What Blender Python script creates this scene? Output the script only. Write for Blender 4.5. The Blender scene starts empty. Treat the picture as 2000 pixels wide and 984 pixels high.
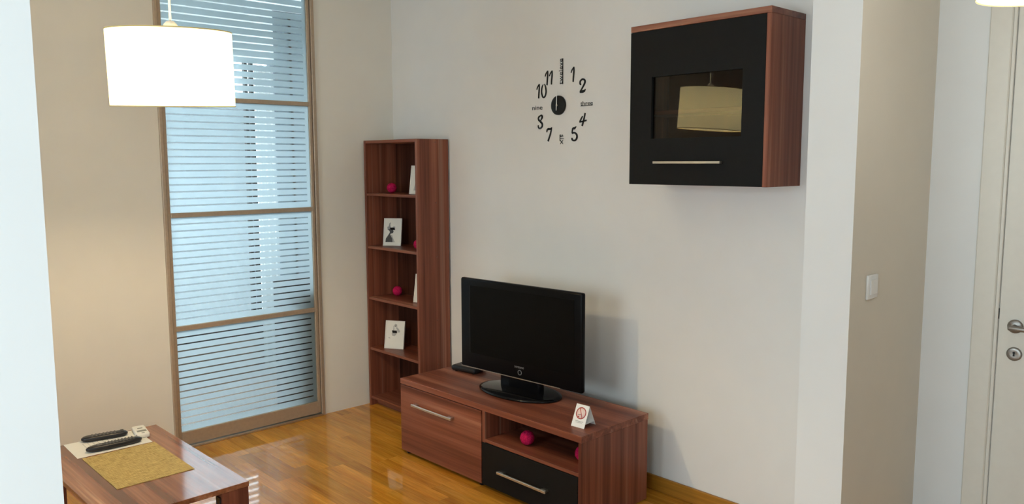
import bpy, bmesh, math, random
from mathutils import Matrix, Vector
random.seed(7)
sc = bpy.context.scene
C = sc.collection
R = math.radians

# ---------------------------------------------------------------- camera
F_PX, YAW, PITCH, ROLL = 1562.43, 0.8180, -0.11234, -0.00314
CAM = Vector((4.3096, -2.9962, 1.55))
fw = Vector((-math.sin(YAW) * math.cos(PITCH), math.cos(YAW) * math.cos(PITCH), math.sin(PITCH)))
r0 = Vector((math.cos(YAW), math.sin(YAW), 0))
u0 = r0.cross(fw)
rt = r0 * math.cos(ROLL) + u0 * math.sin(ROLL)
up = -r0 * math.sin(ROLL) + u0 * math.cos(ROLL)
cam_d = bpy.data.cameras.new('camera')
cam_d.sensor_width = 36
cam_d.lens = F_PX * 36 / 2000
cam_d.clip_start = 0.02
cam = bpy.data.objects.new('camera', cam_d)
C.objects.link(cam)
cam.matrix_world = Matrix(((rt.x, up.x, -fw.x, CAM.x), (rt.y, up.y, -fw.y, CAM.y), (rt.z, up.z, -fw.z, CAM.z), (0, 0, 0, 1)))
sc.camera = cam

# ---------------------------------------------------------------- sky, daylight, exposure
world = bpy.data.worlds.new('sky')
sc.world = world
world.use_nodes = True
bg = world.node_tree.nodes['Background']
bg.inputs[0].default_value = (0.81, 0.915, 1.0, 1)
bg.inputs[1].default_value = 5.8
sc.view_settings.view_transform = 'Standard'
sc.view_settings.look = 'None'
sc.view_settings.exposure = 0.52
sc.view_settings.gamma = 1
sc.view_settings.use_curve_mapping = False
sc.cycles.use_denoising = True
sc.cycles.max_bounces = 10
sc.cycles.transparent_max_bounces = 16

CEIL = 2.66
def portal(name, loc, direction, w, h):
    d = bpy.data.lights.new(name, 'AREA')
    d.shape = 'RECTANGLE'; d.size = w; d.size_y = h
    d.cycles.is_portal = True
    o = bpy.data.objects.new(name, d)
    C.objects.link(o)
    o.location = loc
    o.rotation_euler = Vector(direction).to_track_quat('-Z', 'Z').to_euler()
    return o
# daylight enters through the two room windows behind the camera and through the glazed balcony
WIN_R = (-4.3, -2.9, 0.6, 2.3)      # right-hand wall: y0, y1, z0, z1
WIN_F = (1.2, 2.9, 0.8, 2.35)          # wall behind the camera: x0, x1, z0, z1
WIN_H = (3.5, 5.1, 0.2, 2.3)          # the same wall, right of the partition
XR, YF = 5.6, -5.2
portal('daylight_right', (XR + 0.05, (WIN_R[0] + WIN_R[1]) / 2, (WIN_R[2] + WIN_R[3]) / 2), (-1, 0, 0), WIN_R[1] - WIN_R[0], WIN_R[3] - WIN_R[2])
portal('daylight_front', ((WIN_F[0] + WIN_F[1]) / 2, YF - 0.05, (WIN_F[2] + WIN_F[3]) / 2), (0, 1, 0), WIN_F[1] - WIN_F[0], WIN_F[3] - WIN_F[2])
portal('daylight_hall', ((WIN_H[0] + WIN_H[1]) / 2, YF - 0.05, (WIN_H[2] + WIN_H[3]) / 2), (0, 1, 0), WIN_H[1] - WIN_H[0], WIN_H[3] - WIN_H[2])
portal('daylight_balcony', (-1.36, -1.575, 1.3), (1, 0, 0), 2.85, 2.0)

# ---------------------------------------------------------------- materials
def new_mat(name):
    m = bpy.data.materials.new(name)
    m.use_nodes = True
    return m, m.node_tree.nodes, m.node_tree.links, m.node_tree.nodes['Principled BSDF']

def plain(name, col, rough=0.5, metal=0.0, spec=0.5, coat=0.0, coat_rough=0.05, var=0.04, scale=30, bump=0.0):
    m, n, l, b = new_mat(name)
    b.inputs['Roughness'].default_value = rough
    b.inputs['Metallic'].default_value = metal
    b.inputs['Specular IOR Level'].default_value = spec
    b.inputs['Coat Weight'].default_value = coat
    b.inputs['Coat Roughness'].default_value = coat_rough
    tc = n.new('ShaderNodeTexCoord')
    no = n.new('ShaderNodeTexNoise'); no.inputs['Scale'].default_value = scale; no.inputs['Detail'].default_value = 3
    l.new(tc.outputs['Object'], no.inputs['Vector'])
    cr = n.new('ShaderNodeValToRGB')
    cr.color_ramp.elements[0].position = 0.3; cr.color_ramp.elements[1].position = 0.7
    cr.color_ramp.elements[0].color = tuple(c * (1 - var) for c in col) + (1,)
    cr.color_ramp.elements[1].color = tuple(min(1, c * (1 + var)) for c in col) + (1,)
    l.new(no.outputs['Fac'], cr.inputs['Fac'])
    l.new(cr.outputs['Color'], b.inputs['Base Color'])
    if bump:
        bp = n.new('ShaderNodeBump'); bp.inputs['Strength'].default_value = bump; bp.inputs['Distance'].default_value = 0.002
        l.new(no.outputs['Fac'], bp.inputs['Height']); l.new(bp.outputs['Normal'], b.inputs['Normal'])
    return m

def wood(name, axis, stops, rough=0.35, across=16.0, along=0.5, spec=0.5, coat=0.0, coat_ior=1.5, coat_rough=0.1, island=False, streak=None):
    """laminate with long streaks of several browns along one axis"""
    m, n, l, b = new_mat(name)
    tc = n.new('ShaderNodeTexCoord')
    oi = n.new('ShaderNodeObjectInfo')
    rnd = oi.outputs['Random']
    if island:
        gm = n.new('ShaderNodeNewGeometry'); rnd = gm.outputs['Random Per Island']
    mul = n.new('ShaderNodeMath'); mul.operation = 'MULTIPLY'; mul.inputs[1].default_value = 37.0
    l.new(rnd, mul.inputs[0])
    add = n.new('ShaderNodeVectorMath'); add.operation = 'ADD'
    l.new(tc.outputs['Object'], add.inputs[0]); l.new(mul.outputs[0], add.inputs[1])
    sca = [across] * 3; sca['XYZ'.index(axis)] = along
    mp = n.new('ShaderNodeMapping'); mp.inputs['Scale'].default_value = sca
    l.new(add.outputs[0], mp.inputs['Vector'])
    no = n.new('ShaderNodeTexNoise'); no.inputs['Scale'].default_value = 1.0; no.inputs['Detail'].default_value = 5; no.inputs['Roughness'].default_value = 0.62
    l.new(mp.outputs[0], no.inputs['Vector'])
    cr = n.new('ShaderNodeValToRGB')
    els = cr.color_ramp.elements
    while len(els) < len(stops): els.new(0.5)
    for e, (p, c) in zip(els, stops): e.position = p; e.color = c + (1,)
    l.new(no.outputs['Fac'], cr.inputs['Fac'])
    sca2 = [c * 7 for c in sca]; sca2['XYZ'.index(axis)] = along * 5
    mp2 = n.new('ShaderNodeMapping'); mp2.inputs['Scale'].default_value = sca2
    l.new(add.outputs[0], mp2.inputs['Vector'])
    n2 = n.new('ShaderNodeTexNoise'); n2.inputs['Scale'].default_value = 1.0; n2.inputs['Detail'].default_value = 2
    l.new(mp2.outputs[0], n2.inputs['Vector'])
    r2 = n.new('ShaderNodeMapRange'); r2.inputs['From Min'].default_value = 0.3; r2.inputs['From Max'].default_value = 0.7
    r2.inputs['To Min'].default_value = 0.82; r2.inputs['To Max'].default_value = 1.12
    l.new(n2.outputs['Fac'], r2.inputs['Value'])
    base = cr.outputs['Color']
    if streak:
        sca3 = [across * 2.2] * 3; sca3['XYZ'.index(axis)] = along * .5
        mp3 = n.new('ShaderNodeMapping'); mp3.inputs['Scale'].default_value = sca3; mp3.inputs['Location'].default_value = (3.3, 7.1, 5.7)
        l.new(add.outputs[0], mp3.inputs['Vector'])
        n3 = n.new('ShaderNodeTexNoise'); n3.inputs['Scale'].default_value = 1.0; n3.inputs['Detail'].default_value = 1
        l.new(mp3.outputs[0], n3.inputs['Vector'])
        r3 = n.new('ShaderNodeMapRange'); r3.inputs['From Min'].default_value = 0.63; r3.inputs['From Max'].default_value = 0.72
        r3.inputs['To Min'].default_value = 0.0; r3.inputs['To Max'].default_value = 0.55
        l.new(n3.outputs['Fac'], r3.inputs['Value'])
        mxs = n.new('ShaderNodeMix'); mxs.data_type = 'RGBA'
        l.new(r3.outputs[0], mxs.inputs['Factor']); l.new(base, mxs.inputs[6]); mxs.inputs[7].default_value = streak + (1,)
        base = mxs.outputs[2]
    hs = n.new('ShaderNodeHueSaturation'); l.new(base, hs.inputs['Color']); l.new(r2.outputs[0], hs.inputs['Value'])
    l.new(hs.outputs[0], b.inputs['Base Color'])
    b.inputs['Roughness'].default_value = rough
    b.inputs['Specular IOR Level'].default_value = spec
    b.inputs['Coat Weight'].default_value = coat
    b.inputs['Coat IOR'].default_value = coat_ior
    b.inputs['Coat Roughness'].default_value = coat_rough
    return m, n, l, b, hs, rnd

PLUM = [(0.30, (0.062, 0.018, 0.012)), (0.42, (0.130, 0.041, 0.026)), (0.52, (0.190, 0.066, 0.042)), (0.61, (0.240, 0.096, 0.064)), (0.70, (0.400, 0.200, 0.145))]
PLUM = [(p, tuple(c * f for c, f in zip(col, (1.16, 1.02, 0.88)))) for p, col in PLUM]
W = {a: wood('plum_laminate_' + a.lower(), a, PLUM, along=0.3, across=14, rough=0.42, spec=0.35, streak=(0.36, 0.19, 0.13))[0] for a in 'XYZ'}
W['edge'] = wood('plum_edge', 'X', [(p, tuple(c * .92 for c in col)) for p, col in PLUM], across=9)[0]
W['table'] = wood('plum_table', 'X', [(p, tuple(c * f for c, f in zip(col, (1.2, 1.35, 1.2)))) for p, col in PLUM], rough=0.3, spec=0.0, coat=1.0, coat_ior=1.75, coat_rough=0.12, streak=(0.42, 0.24, 0.17))[0]
W['back'] = wood('shaded_backing_board', 'Z', [(p, tuple(c * 0.30 for c in col)) for p, col in PLUM], rough=0.6, spec=0.15)[0]  # shade inside the open carcasses is put into this darkened laminate colour

OAK = [(0.28, (0.500, 0.185, 0.018)), (0.5, (0.640, 0.280, 0.030)), (0.72, (0.740, 0.360, 0.052))]
def parquet(name, island):
    m, n, l, b, hs, rnd = wood(name, 'X', OAK, rough=0.4, across=22, along=1.6, spec=0.0, coat=1.0, coat_ior=1.75, coat_rough=0.06, island=island)
    mr = n.new('ShaderNodeMapRange'); mr.inputs['To Min'].default_value = 0.72; mr.inputs['To Max'].default_value = 1.18
    l.new(rnd, mr.inputs['Value'])
    h2 = n.new('ShaderNodeHueSaturation'); l.new(hs.outputs[0], h2.inputs['Color']); l.new(mr.outputs[0], h2.inputs['Value'])
    l.new(h2.outputs[0], b.inputs['Base Color'])
    return m
M_PLANK = parquet('oak_parquet', False)
M_PLANKS = parquet('oak_parquet_far', True)
M_SKIRT = wood('oak_skirting', 'X', [(p, tuple(c * .62 for c in col)) for p, col in OAK], rough=0.4, across=14)[0]

M_WALL = plain('warm_white_paint', (0.80, 0.79, 0.77), 0.85, spec=0.2, var=0.012, scale=6, bump=0.03)
M_WALLTAN = plain('pale_tan_paint', (0.80, 0.765, 0.69), 0.85, spec=0.2, var=0.012, scale=6, bump=0.03)
M_WHITE = plain('white_paint', (0.82, 0.825, 0.82), 0.8, spec=0.2, var=0.01, scale=6)
M_CEIL = plain('ceiling_paint', (0.84, 0.83, 0.80), 0.9, spec=0.1, var=0.01)
M_BEIGE = plain('beige_paint', (0.76, 0.70, 0.60), 0.85, spec=0.2, var=0.012, scale=6)
M_DOOR = plain('cream_door_lacquer', (0.74, 0.70, 0.62), 0.4, var=0.015)
M_BRONZE = plain('bronze_anodised_aluminium', (0.46, 0.36, 0.265), 0.4, metal=0.35, var=0.05, scale=60)
M_ALU = plain('light_aluminium', (0.62, 0.60, 0.55), 0.3, metal=0.9, var=0.03)
M_STEEL = plain('brushed_steel', (0.55, 0.52, 0.47), 0.3, metal=1.0, var=0.05, scale=80)
M_NICKEL = plain('dark_satin_nickel', (0.30, 0.275, 0.25), 0.35, metal=0.9, var=0.08, scale=80)
M_BLACKF = plain('matt_black_laminate', (0.007, 0.007, 0.007), 0.55, spec=0.15, var=0.1, scale=40)
M_BLACK = plain('black_plastic', (0.010, 0.010, 0.011), 0.4, spec=0.4, var=0.1)
M_GLOSS = plain('glossy_black_plastic', (0.004, 0.004, 0.005), 0.12, spec=0.22, var=0.1)
M_BEZEL = plain('black_bezel_plastic', (0.004, 0.004, 0.0045), 0.3, spec=0.10, var=0.1)
M_SCREEN = plain('dark_screen', (0.003, 0.003, 0.003), 0.4, spec=0.08, var=0.1)
M_GREYMK = plain('grey_marking', (0.22, 0.22, 0.22), 0.4, var=0.02)
M_INK = plain('black_ink', (0.008, 0.008, 0.008), 0.5, spec=0.3, var=0.05)
M_PINK = plain('raspberry_yarn', (0.52, 0.012, 0.085), 0.9, spec=0.1, var=0.35, scale=160, bump=0.8)
M_PAPER = plain('white_paper', (0.82, 0.79, 0.72), 0.7, var=0.01)
M_CARD = plain('white_card', (0.85, 0.84, 0.82), 0.6, var=0.01)
M_RED = plain('red_print', (0.42, 0.035, 0.03), 0.6, var=0.05)
M_PINKTINT = plain('pale_pink_print', (0.85, 0.66, 0.62), 0.6, var=0.02)
M_GREYPR = plain('grey_print', (0.30, 0.29, 0.28), 0.6, var=0.15, scale=90)
M_DARKPR = plain('charcoal_print', (0.055, 0.052, 0.05), 0.6, var=0.4, scale=120)
M_MIDPR = plain('pale_grey_print', (0.46, 0.44, 0.41), 0.6, var=0.08, scale=70)
M_FRAMEW = plain('white_frame_lacquer', (0.78, 0.74, 0.68), 0.5, var=0.02)
M_REMOTE = plain('black_remote_plastic', (0.012, 0.011, 0.013), 0.35, spec=0.5, var=0.1)
M_RBTN = plain('grey_rubber_button', (0.16, 0.15, 0.14), 0.6, var=0.1)
M_RWHITE = plain('white_remote_plastic', (0.80, 0.77, 0.70), 0.4, var=0.01)
M_LCD = plain('grey_display', (0.20, 0.20, 0.17), 0.3, var=0.05)
M_SWITCH = plain('white_switch_plastic', (0.85, 0.84, 0.82), 0.3, var=0.01)
M_CORD = plain('white_cord', (0.8, 0.8, 0.78), 0.5, var=0.01)
M_GREYWALL = plain('grey_render', (0.075, 0.082, 0.085), 0.9, spec=0.1, var=0.1, scale=2)
M_BALW = plain('balcony_paint', (0.82, 0.85, 0.86), 0.85, spec=0.1, var=0.02)
M_GREYP = plain('slate_grey_paint', (0.16, 0.19, 0.215), 0.85, spec=0.1, var=0.03)
M_BALF = plain('balcony_brown_tile', (0.15, 0.105, 0.075), 0.6, var=0.1, scale=5)
M_DARKBR = plain('dark_brown_wood', (0.022, 0.014, 0.012), 0.6, var=0.15, scale=12)

def weave():
    m, n, l, b = new_mat('straw_weave')
    tc = n.new('ShaderNodeTexCoord')
    outs = []
    for s in ((26, 420, 1), (320, 30, 1)):
        mp = n.new('ShaderNodeMapping'); mp.inputs['Scale'].default_value = s
        l.new(tc.outputs['Object'], mp.inputs['Vector'])
        no = n.new('ShaderNodeTexNoise'); no.inputs['Scale'].default_value = 1; no.inputs['Detail'].default_value = 3
        l.new(mp.outputs[0], no.inputs['Vector']); outs.append(no.outputs['Fac'])
    mx = n.new('ShaderNodeMix'); mx.inputs['Factor'].default_value = 0.4
    l.new(outs[1], mx.inputs['A']); l.new(outs[0], mx.inputs['B'])
    cr = n.new('ShaderNodeValToRGB')
    cr.color_ramp.elements[0].position = 0.36; cr.color_ramp.elements[0].color = (0.26, 0.165, 0.036, 1)
    cr.color_ramp.elements[1].position = 0.64; cr.color_ramp.elements[1].color = (0.68, 0.50, 0.18, 1)
    l.new(mx.outputs['Result'], cr.inputs['Fac']); l.new(cr.outputs[0], b.inputs['Base Color'])
    bp = n.new('ShaderNodeBump'); bp.inputs['Strength'].default_value = 0.5; bp.inputs['Distance'].default_value = 0.001
    l.new(mx.outputs['Result'], bp.inputs['Height']); l.new(bp.outputs[0], b.inputs['Normal'])
    b.inputs['Roughness'].default_value = 0.75
    return m
M_STRAW = weave()

def clear_glass(name, ior=1.5, tint=(0.93, 0.97, 0.97), rough=0.0):
    m, n, l, b = new_mat(name)
    n.remove(b)
    out = n['Material Output']
    tr = n.new('ShaderNodeBsdfTransparent'); tr.inputs[0].default_value = tint + (1,)
    gl = n.new('ShaderNodeBsdfGlossy'); gl.inputs['Roughness'].default_value = rough
    fr = n.new('ShaderNodeFresnel'); fr.inputs['IOR'].default_value = ior
    mx = n.new('ShaderNodeMixShader')
    l.new(fr.outputs[0], mx.inputs[0]); l.new(tr.outputs[0], mx.inputs[1]); l.new(gl.outputs[0], mx.inputs[2])
    l.new(mx.outputs[0], out.inputs[0])
    return m
M_GLASS = clear_glass('clear_glass')
M_CABGLASS = clear_glass('tinted_cabinet_glass', ior=1.5, tint=(0.62, 0.60, 0.58))

def film():
    m, n, l, b = new_mat('frosted_film')
    n.remove(b)
    out = n['Material Output']
    rf = n.new('ShaderNodeBsdfRefraction'); rf.inputs['IOR'].default_value = 1.25; rf.inputs['Roughness'].default_value = 0.35
    rf.inputs['Color'].default_value = (0.86, 0.95, 0.98, 1)
    tl = n.new('ShaderNodeBsdfTranslucent'); tl.inputs['Color'].default_value = (0.90, 0.97, 1.0, 1)
    df = n.new('ShaderNodeBsdfDiffuse'); df.inputs['Color'].default_value = (0.62, 0.68, 0.70, 1)
    m1 = n.new('ShaderNodeMixShader'); m1.inputs[0].default_value = 0.7
    l.new(rf.outputs[0], m1.inputs[1]); l.new(tl.outputs[0], m1.inputs[2])
    m2 = n.new('ShaderNodeMixShader'); m2.inputs[0].default_value = 0.08
    l.new(m1.outputs[0], m2.inputs[1]); l.new(df.outputs[0], m2.inputs[2])
    l.new(m2.outputs[0], out.inputs[0])
    return m
M_FILM = film()

def shade_mat(name, col, strength, diff):
    m, n, l, b = new_mat(name)
    n.remove(b)
    out = n['Material Output']
    em = n.new('ShaderNodeEmission'); em.inputs[0].default_value = col + (1,); em.inputs[1].default_value = strength
    tl = n.new('ShaderNodeBsdfTranslucent'); tl.inputs[0].default_value = diff + (1,)
    df = n.new('ShaderNodeBsdfDiffuse'); df.inputs[0].default_value = diff + (1,)
    mx = n.new('ShaderNodeMixShader'); mx.inputs[0].default_value = 0.5
    l.new(tl.outputs[0], mx.inputs[1]); l.new(df.outputs[0], mx.inputs[2])
    ad = n.new('ShaderNodeAddShader'); l.new(mx.outputs[0], ad.inputs[0]); l.new(em.outputs[0], ad.inputs[1])
    l.new(ad.outputs[0], out.inputs[0])
    return m
M_SHADE = shade_mat('lit_cream_fabric', (1.0, 0.91, 0.62), 0.9, (0.84, 0.80, 0.56))
M_SHADE2 = shade_mat('lit_white_shade', (1.0, 0.97, 0.90), 1.5, (0.75, 0.75, 0.72))
M_CURT = shade_mat('white_curtain_fabric', (1, 1, 1), 0.0, (0.80, 0.82, 0.82))
M_TRIM = plain('shade_trim_tape', (0.75, 0.62, 0.30), 0.7, var=0.02)
def emit(name, col, s):
    m, n, l, b = new_mat(name)
    b.inputs['Base Color'].default_value = (0.9, 0.9, 0.85, 1)
    b.inputs['Emission Color'].default_value = col + (1,); b.inputs['Emission Strength'].default_value = s
    return m
M_BULB = emit('lit_bulb', (1.0, 0.77, 0.46), 700)
M_BULB2 = emit('lit_hall_bulb', (1.0, 0.93, 0.82), 14)

# ---------------------------------------------------------------- helpers
def link(name, me, m=None, parent=None, loc=(0, 0, 0), rot=(0, 0, 0), smooth=False):
    if m is not None and not me.materials: me.materials.append(m)
    o = bpy.data.objects.new(name, me)
    C.objects.link(o)
    o.parent = parent; o.location = loc; o.rotation_euler = rot
    if smooth:
        for p in me.polygons: p.use_smooth = True
    return o

def to_mesh(bm, name):
    bmesh.ops.recalc_face_normals(bm, faces=bm.faces)
    me = bpy.data.meshes.new(name)
    bm.to_mesh(me); bm.free()
    return me

def add_box(bm, lo, hi, bev=0.0, seg=1):
    t = bmesh.new()
    bmesh.ops.create_cube(t, size=1)
    for v in t.verts:
        v.co = Vector([(lo[i] + hi[i]) / 2 + v.co[i] * (hi[i] - lo[i]) for i in range(3)])
    if bev: bmesh.ops.bevel(t, geom=t.edges[:], offset=bev, segments=seg, affect='EDGES', profile=0.5)
    me = bpy.data.meshes.new('tmp'); t.to_mesh(me); t.free()
    bm.from_mesh(me); bpy.data.meshes.remove(me)

def box(name, lo, hi, m, parent=None, bev=0.0015, seg=1, rot=(0, 0, 0)):
    c = [(a + b) / 2 for a, b in zip(lo, hi)]
    h = [(b - a) / 2 for a, b in zip(lo, hi)]
    bm = bmesh.new()
    add_box(bm, [-x for x in h], h, bev, seg)
    return link(name, to_mesh(bm, name), m, parent, c, rot, smooth=seg > 1)

def boxes(name, lst, m, parent=None, loc=(0, 0, 0), bev=0.0):
    bm = bmesh.new()
    for lo, hi in lst: add_box(bm, [a - b for a, b in zip(lo, loc)], [a - b for a, b in zip(hi, loc)], bev)
    return link(name, to_mesh(bm, name), m, parent, loc)

def lathe(name, prof, m, parent=None, loc=(0, 0, 0), rot=(0, 0, 0), seg=40, sx=1.0, sy=1.0, closed=False):
    """profile of (radius, z) turned round the z axis"""
    bm = bmesh.new()
    rings = []
    for r, z in prof:
        if r < 1e-6: rings.append([bm.verts.new((0, 0, z))])
        else: rings.append([bm.verts.new((r * sx * math.cos(2 * math.pi * i / seg), r * sy * math.sin(2 * math.pi * i / seg), z)) for i in range(seg)])
    pairs = list(zip(rings, rings[1:]))
    if closed: pairs.append((rings[-1], rings[0]))
    for a, b in pairs:
        for i in range(seg):
            j = (i + 1) % seg
            if len(a) == 1 and len(b) > 1: bm.faces.new((a[0], b[i], b[j]))
            elif len(b) == 1 and len(a) > 1: bm.faces.new((a[i], a[j], b[0]))
            elif len(a) > 1: bm.faces.new((a[i], a[j], b[j], b[i]))
    return link(name, to_mesh(bm, name), m, parent, loc, rot, smooth=True)

def empty(name, loc=(0, 0, 0), rot=(0, 0, 0), label=None, cat=None, group=None):
    o = bpy.data.objects.new(name, None)
    o.empty_display_size = 0.05
    C.objects.link(o); o.location = loc; o.rotation_euler = rot
    if label: tag(o, label, cat, group)
    return o
def tag(o, label, cat, group=None):
    o['label'] = label; o['category'] = cat
    if group: o['group'] = group
    return o
def struct(o): o['kind'] = 'structure'; return o

def poly(name, pts, depth, m, parent=None, loc=(0, 0, 0), rot=(0, 0, 0)):
    """outline in local x,z extruded along y (front face at y = -depth)"""
    bm = bmesh.new()
    f = [bm.verts.new((x, -depth, z)) for x, z in pts]
    k = [bm.verts.new((x, 0, z)) for x, z in pts]
    bm.faces.new(f); bm.faces.new(k[::-1])
    for i in range(len(pts)):
        j = (i + 1) % len(pts)
        bm.faces.new((f[i], f[j], k[j], k[i]))
    return link(name, to_mesh(bm, name), m, parent, loc, rot)

def smooth_line(pts, n=6):
    out = []
    P = [pts[0]] + list(pts) + [pts[-1]]
    for i in range(1, len(P) - 2):
        p0, p1, p2, p3 = P[i - 1], P[i], P[i + 1], P[i + 2]
        for k in range(n):
            t = k / n
            out.append(tuple(0.5 * (2 * p1[d] + (p2[d] - p0[d]) * t + (2 * p0[d] - 5 * p1[d] + 4 * p2[d] - p3[d]) * t * t + (3 * p1[d] - p0[d] - 3 * p2[d] + p3[d]) * t ** 3) for d in range(len(p1))))
    out.append(tuple(pts[-1]))
    return out

def strokes(name, lines, m, parent, loc, depth=0.003):
    """brush strokes: each line a list of (x, z, width); one mesh, extruded along -y"""
    bm = bmesh.new()
    for pts in lines:
        s = smooth_line(pts)
        L, Rr = [], []
        for i, (x, z, w) in enumerate(s):
            a = s[max(0, i - 1)]; b = s[min(len(s) - 1, i + 1)]
            dx, dz = b[0] - a[0], b[1] - a[1]
            d = math.hypot(dx, dz) or 1
            nx, nz = -dz / d * w / 2, dx / d * w / 2
            L.append((x + nx, z + nz)); Rr.append((x - nx, z - nz))
        V = [[bm.verts.new((p[0], y, p[1])) for p in q] for q in (L, Rr) for y in (-depth, 0)]
        lf, lb, rf, rb = V
        for i in range(len(s) - 1):
            bm.faces.new((lf[i], lf[i + 1], rf[i + 1], rf[i])); bm.faces.new((lb[i], rb[i], rb[i + 1], lb[i + 1]))
            bm.faces.new((lf[i], lb[i], lb[i + 1], lf[i + 1])); bm.faces.new((rf[i], rf[i + 1], rb[i + 1], rb[i]))
        for e in (0, -1): bm.faces.new((lf[e], rf[e], rb[e], lb[e]))
    return link(name, to_mesh(bm, name), m, parent, loc)

def text_mesh(body, size, depth=0.001, spacing=1.0):
    cu = bpy.data.curves.new('lettering', 'FONT')
    cu.body = body; cu.size = size; cu.extrude = depth / 2; cu.align_x = 'CENTER'; cu.align_y = 'CENTER'; cu.space_character = spacing
    cu.resolution_u = 3
    o = bpy.data.objects.new('lettering', cu); C.objects.link(o)
    dg = bpy.context.evaluated_depsgraph_get()
    me = bpy.data.meshes.new_from_object(o.evaluated_get(dg))
    bpy.data.objects.remove(o); bpy.data.curves.remove(cu)
    return me
def text_fit(body, w, h):
    """flat lettering in x,z facing -y, fitted to a w by h box round the origin"""
    me = text_mesh(body, 1.0, 0.04)
    xs = [v.co.x for v in me.vertices]; ys = [v.co.y for v in me.vertices]
    cx, cy = (min(xs) + max(xs)) / 2, (min(ys) + max(ys)) / 2
    kx, ky = w / (max(xs) - min(xs)), h / (max(ys) - min(ys))
    for v in me.vertices: v.co = Vector(((v.co.x - cx) * kx, -v.co.z * 0.03, (v.co.y - cy) * ky))
    return me

# ---------------------------------------------------------------- the room
struct(box('floor_base' if False else 'floor', (-0.12, YF - 0.1, -0.16), (XR + 0.1, 0.6, -0.012), plain('screed', (0.3, 0.25, 0.2), 0.9), bev=0))
floor = bpy.data.objects['floor']
struct(box('ceiling', (-0.12, YF - 0.1, CEIL), (XR + 0.1, 0.6, CEIL + 0.1), M_CEIL, bev=0))
DY0, DY1, DZ = -1.466, -0.556, 2.56          # opening for the glazed door in the left wall
struct(boxes('wall_left', [((-0.12, YF - 0.1, -0.1), (0, DY0, CEIL)), ((-0.12, DY1, -0.1), (0, 0.12, CEIL)), ((-0.12, DY0, DZ), (0, DY1, CEIL))], M_WALLTAN))
XA, XB, YP, YD = 2.928, 3.104, -0.25, 0.44   # the pier at the end of the clock wall and the wall of the inner door
struct(boxes('wall_back', [((0, 0, -0.1), (XA + 0.01, 0.12, CEIL))], M_WALL))
pier = struct(boxes('wall_pier', [((XA, YP, -0.1), (XB, YD + 0.12, CEIL))], M_WHITE))
pier.data.materials.append(M_BEIGE)
for f in pier.data.polygons:
    if f.normal.x > .5: f.material_index = 1      # the side towards the inner door is painted beige
DX0, DX1, DH = 3.372, 4.16, 2.16
struct(boxes('wall_hall', [((XB, YD, -0.1), (DX0, YD + 0.12, CEIL)), ((DX1, YD, -0.1), (XR + 0.1, YD + 0.12, CEIL)), ((DX0, YD, DH), (DX1, YD + 0.12, CEIL))], M_WHITE))
struct(boxes('wall_partition', [((3.06, YF, -0.1), (3.187, -2.741, CEIL))], M_WHITE))
struct(boxes('wall_right', [((XR, YF - 0.1, -0.1), (XR + 0.1, WIN_R[0], CEIL)), ((XR, WIN_R[1], -0.1), (XR + 0.1, YD, CEIL)), ((XR, WIN_R[0], -0.1), (XR + 0.1, WIN_R[1], WIN_R[2])), ((XR, WIN_R[0], WIN_R[3]), (XR + 0.1, WIN_R[1], CEIL))], M_WALL))
struct(boxes('wall_front', [((0, YF - 0.1, -0.1), (WIN_F[0], YF, CEIL)), ((WIN_F[1], YF - 0.1, -0.1), (WIN_H[0], YF, CEIL)), ((WIN_H[1], YF - 0.1, -0.1), (XR, YF, CEIL))] +
    [((w[0], YF - 0.1, -0.1), (w[1], YF, w[2])) for w in (WIN_F, WIN_H)] + [((w[0], YF - 0.1, w[3]), (w[1], YF, CEIL)) for w in (WIN_F, WIN_H)], M_WALL))
def window(name, axis, a0, a1, z0, z1, pos):
    w = empty(name, ((a0 + a1) / 2, pos, z0) if axis == 'x' else (pos, (a0 + a1) / 2, z0), (0, 0, 0 if axis == 'x' else R(90)))
    h = (a1 - a0) / 2; t = 0.05
    for lo, hi in (((-h, -.03, 0), (-h + t, .03, z1 - z0)), ((h - t, -.03, 0), (h, .03, z1 - z0)), ((-h + t, -.03, 0), (h - t, .03, t)), ((-h + t, -.03, z1 - z0 - t), (h - t, .03, z1 - z0)), ((-t / 2, -.03, t), (t / 2, .03, z1 - z0 - t))):
        box('frame_bar', lo, hi, M_WHITE, w)
    for lo, hi in (((-h + t, -.004, t), (-t / 2, .004, z1 - z0 - t)), ((t / 2, -.004, t), (h - t, .004, z1 - z0 - t))):
        box('pane', lo, hi, M_GLASS, w, bev=0)
    struct(w)
window('window_1', 'y', WIN_R[0], WIN_R[1], WIN_R[2], WIN_R[3], XR + 0.05)
window('window_3', 'x', WIN_H[0], WIN_H[1], WIN_H[2], WIN_H[3], YF - 0.05)
window('window_2', 'x', WIN_F[0], WIN_F[1], WIN_F[2], WIN_F[3], YF - 0.05)

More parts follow.
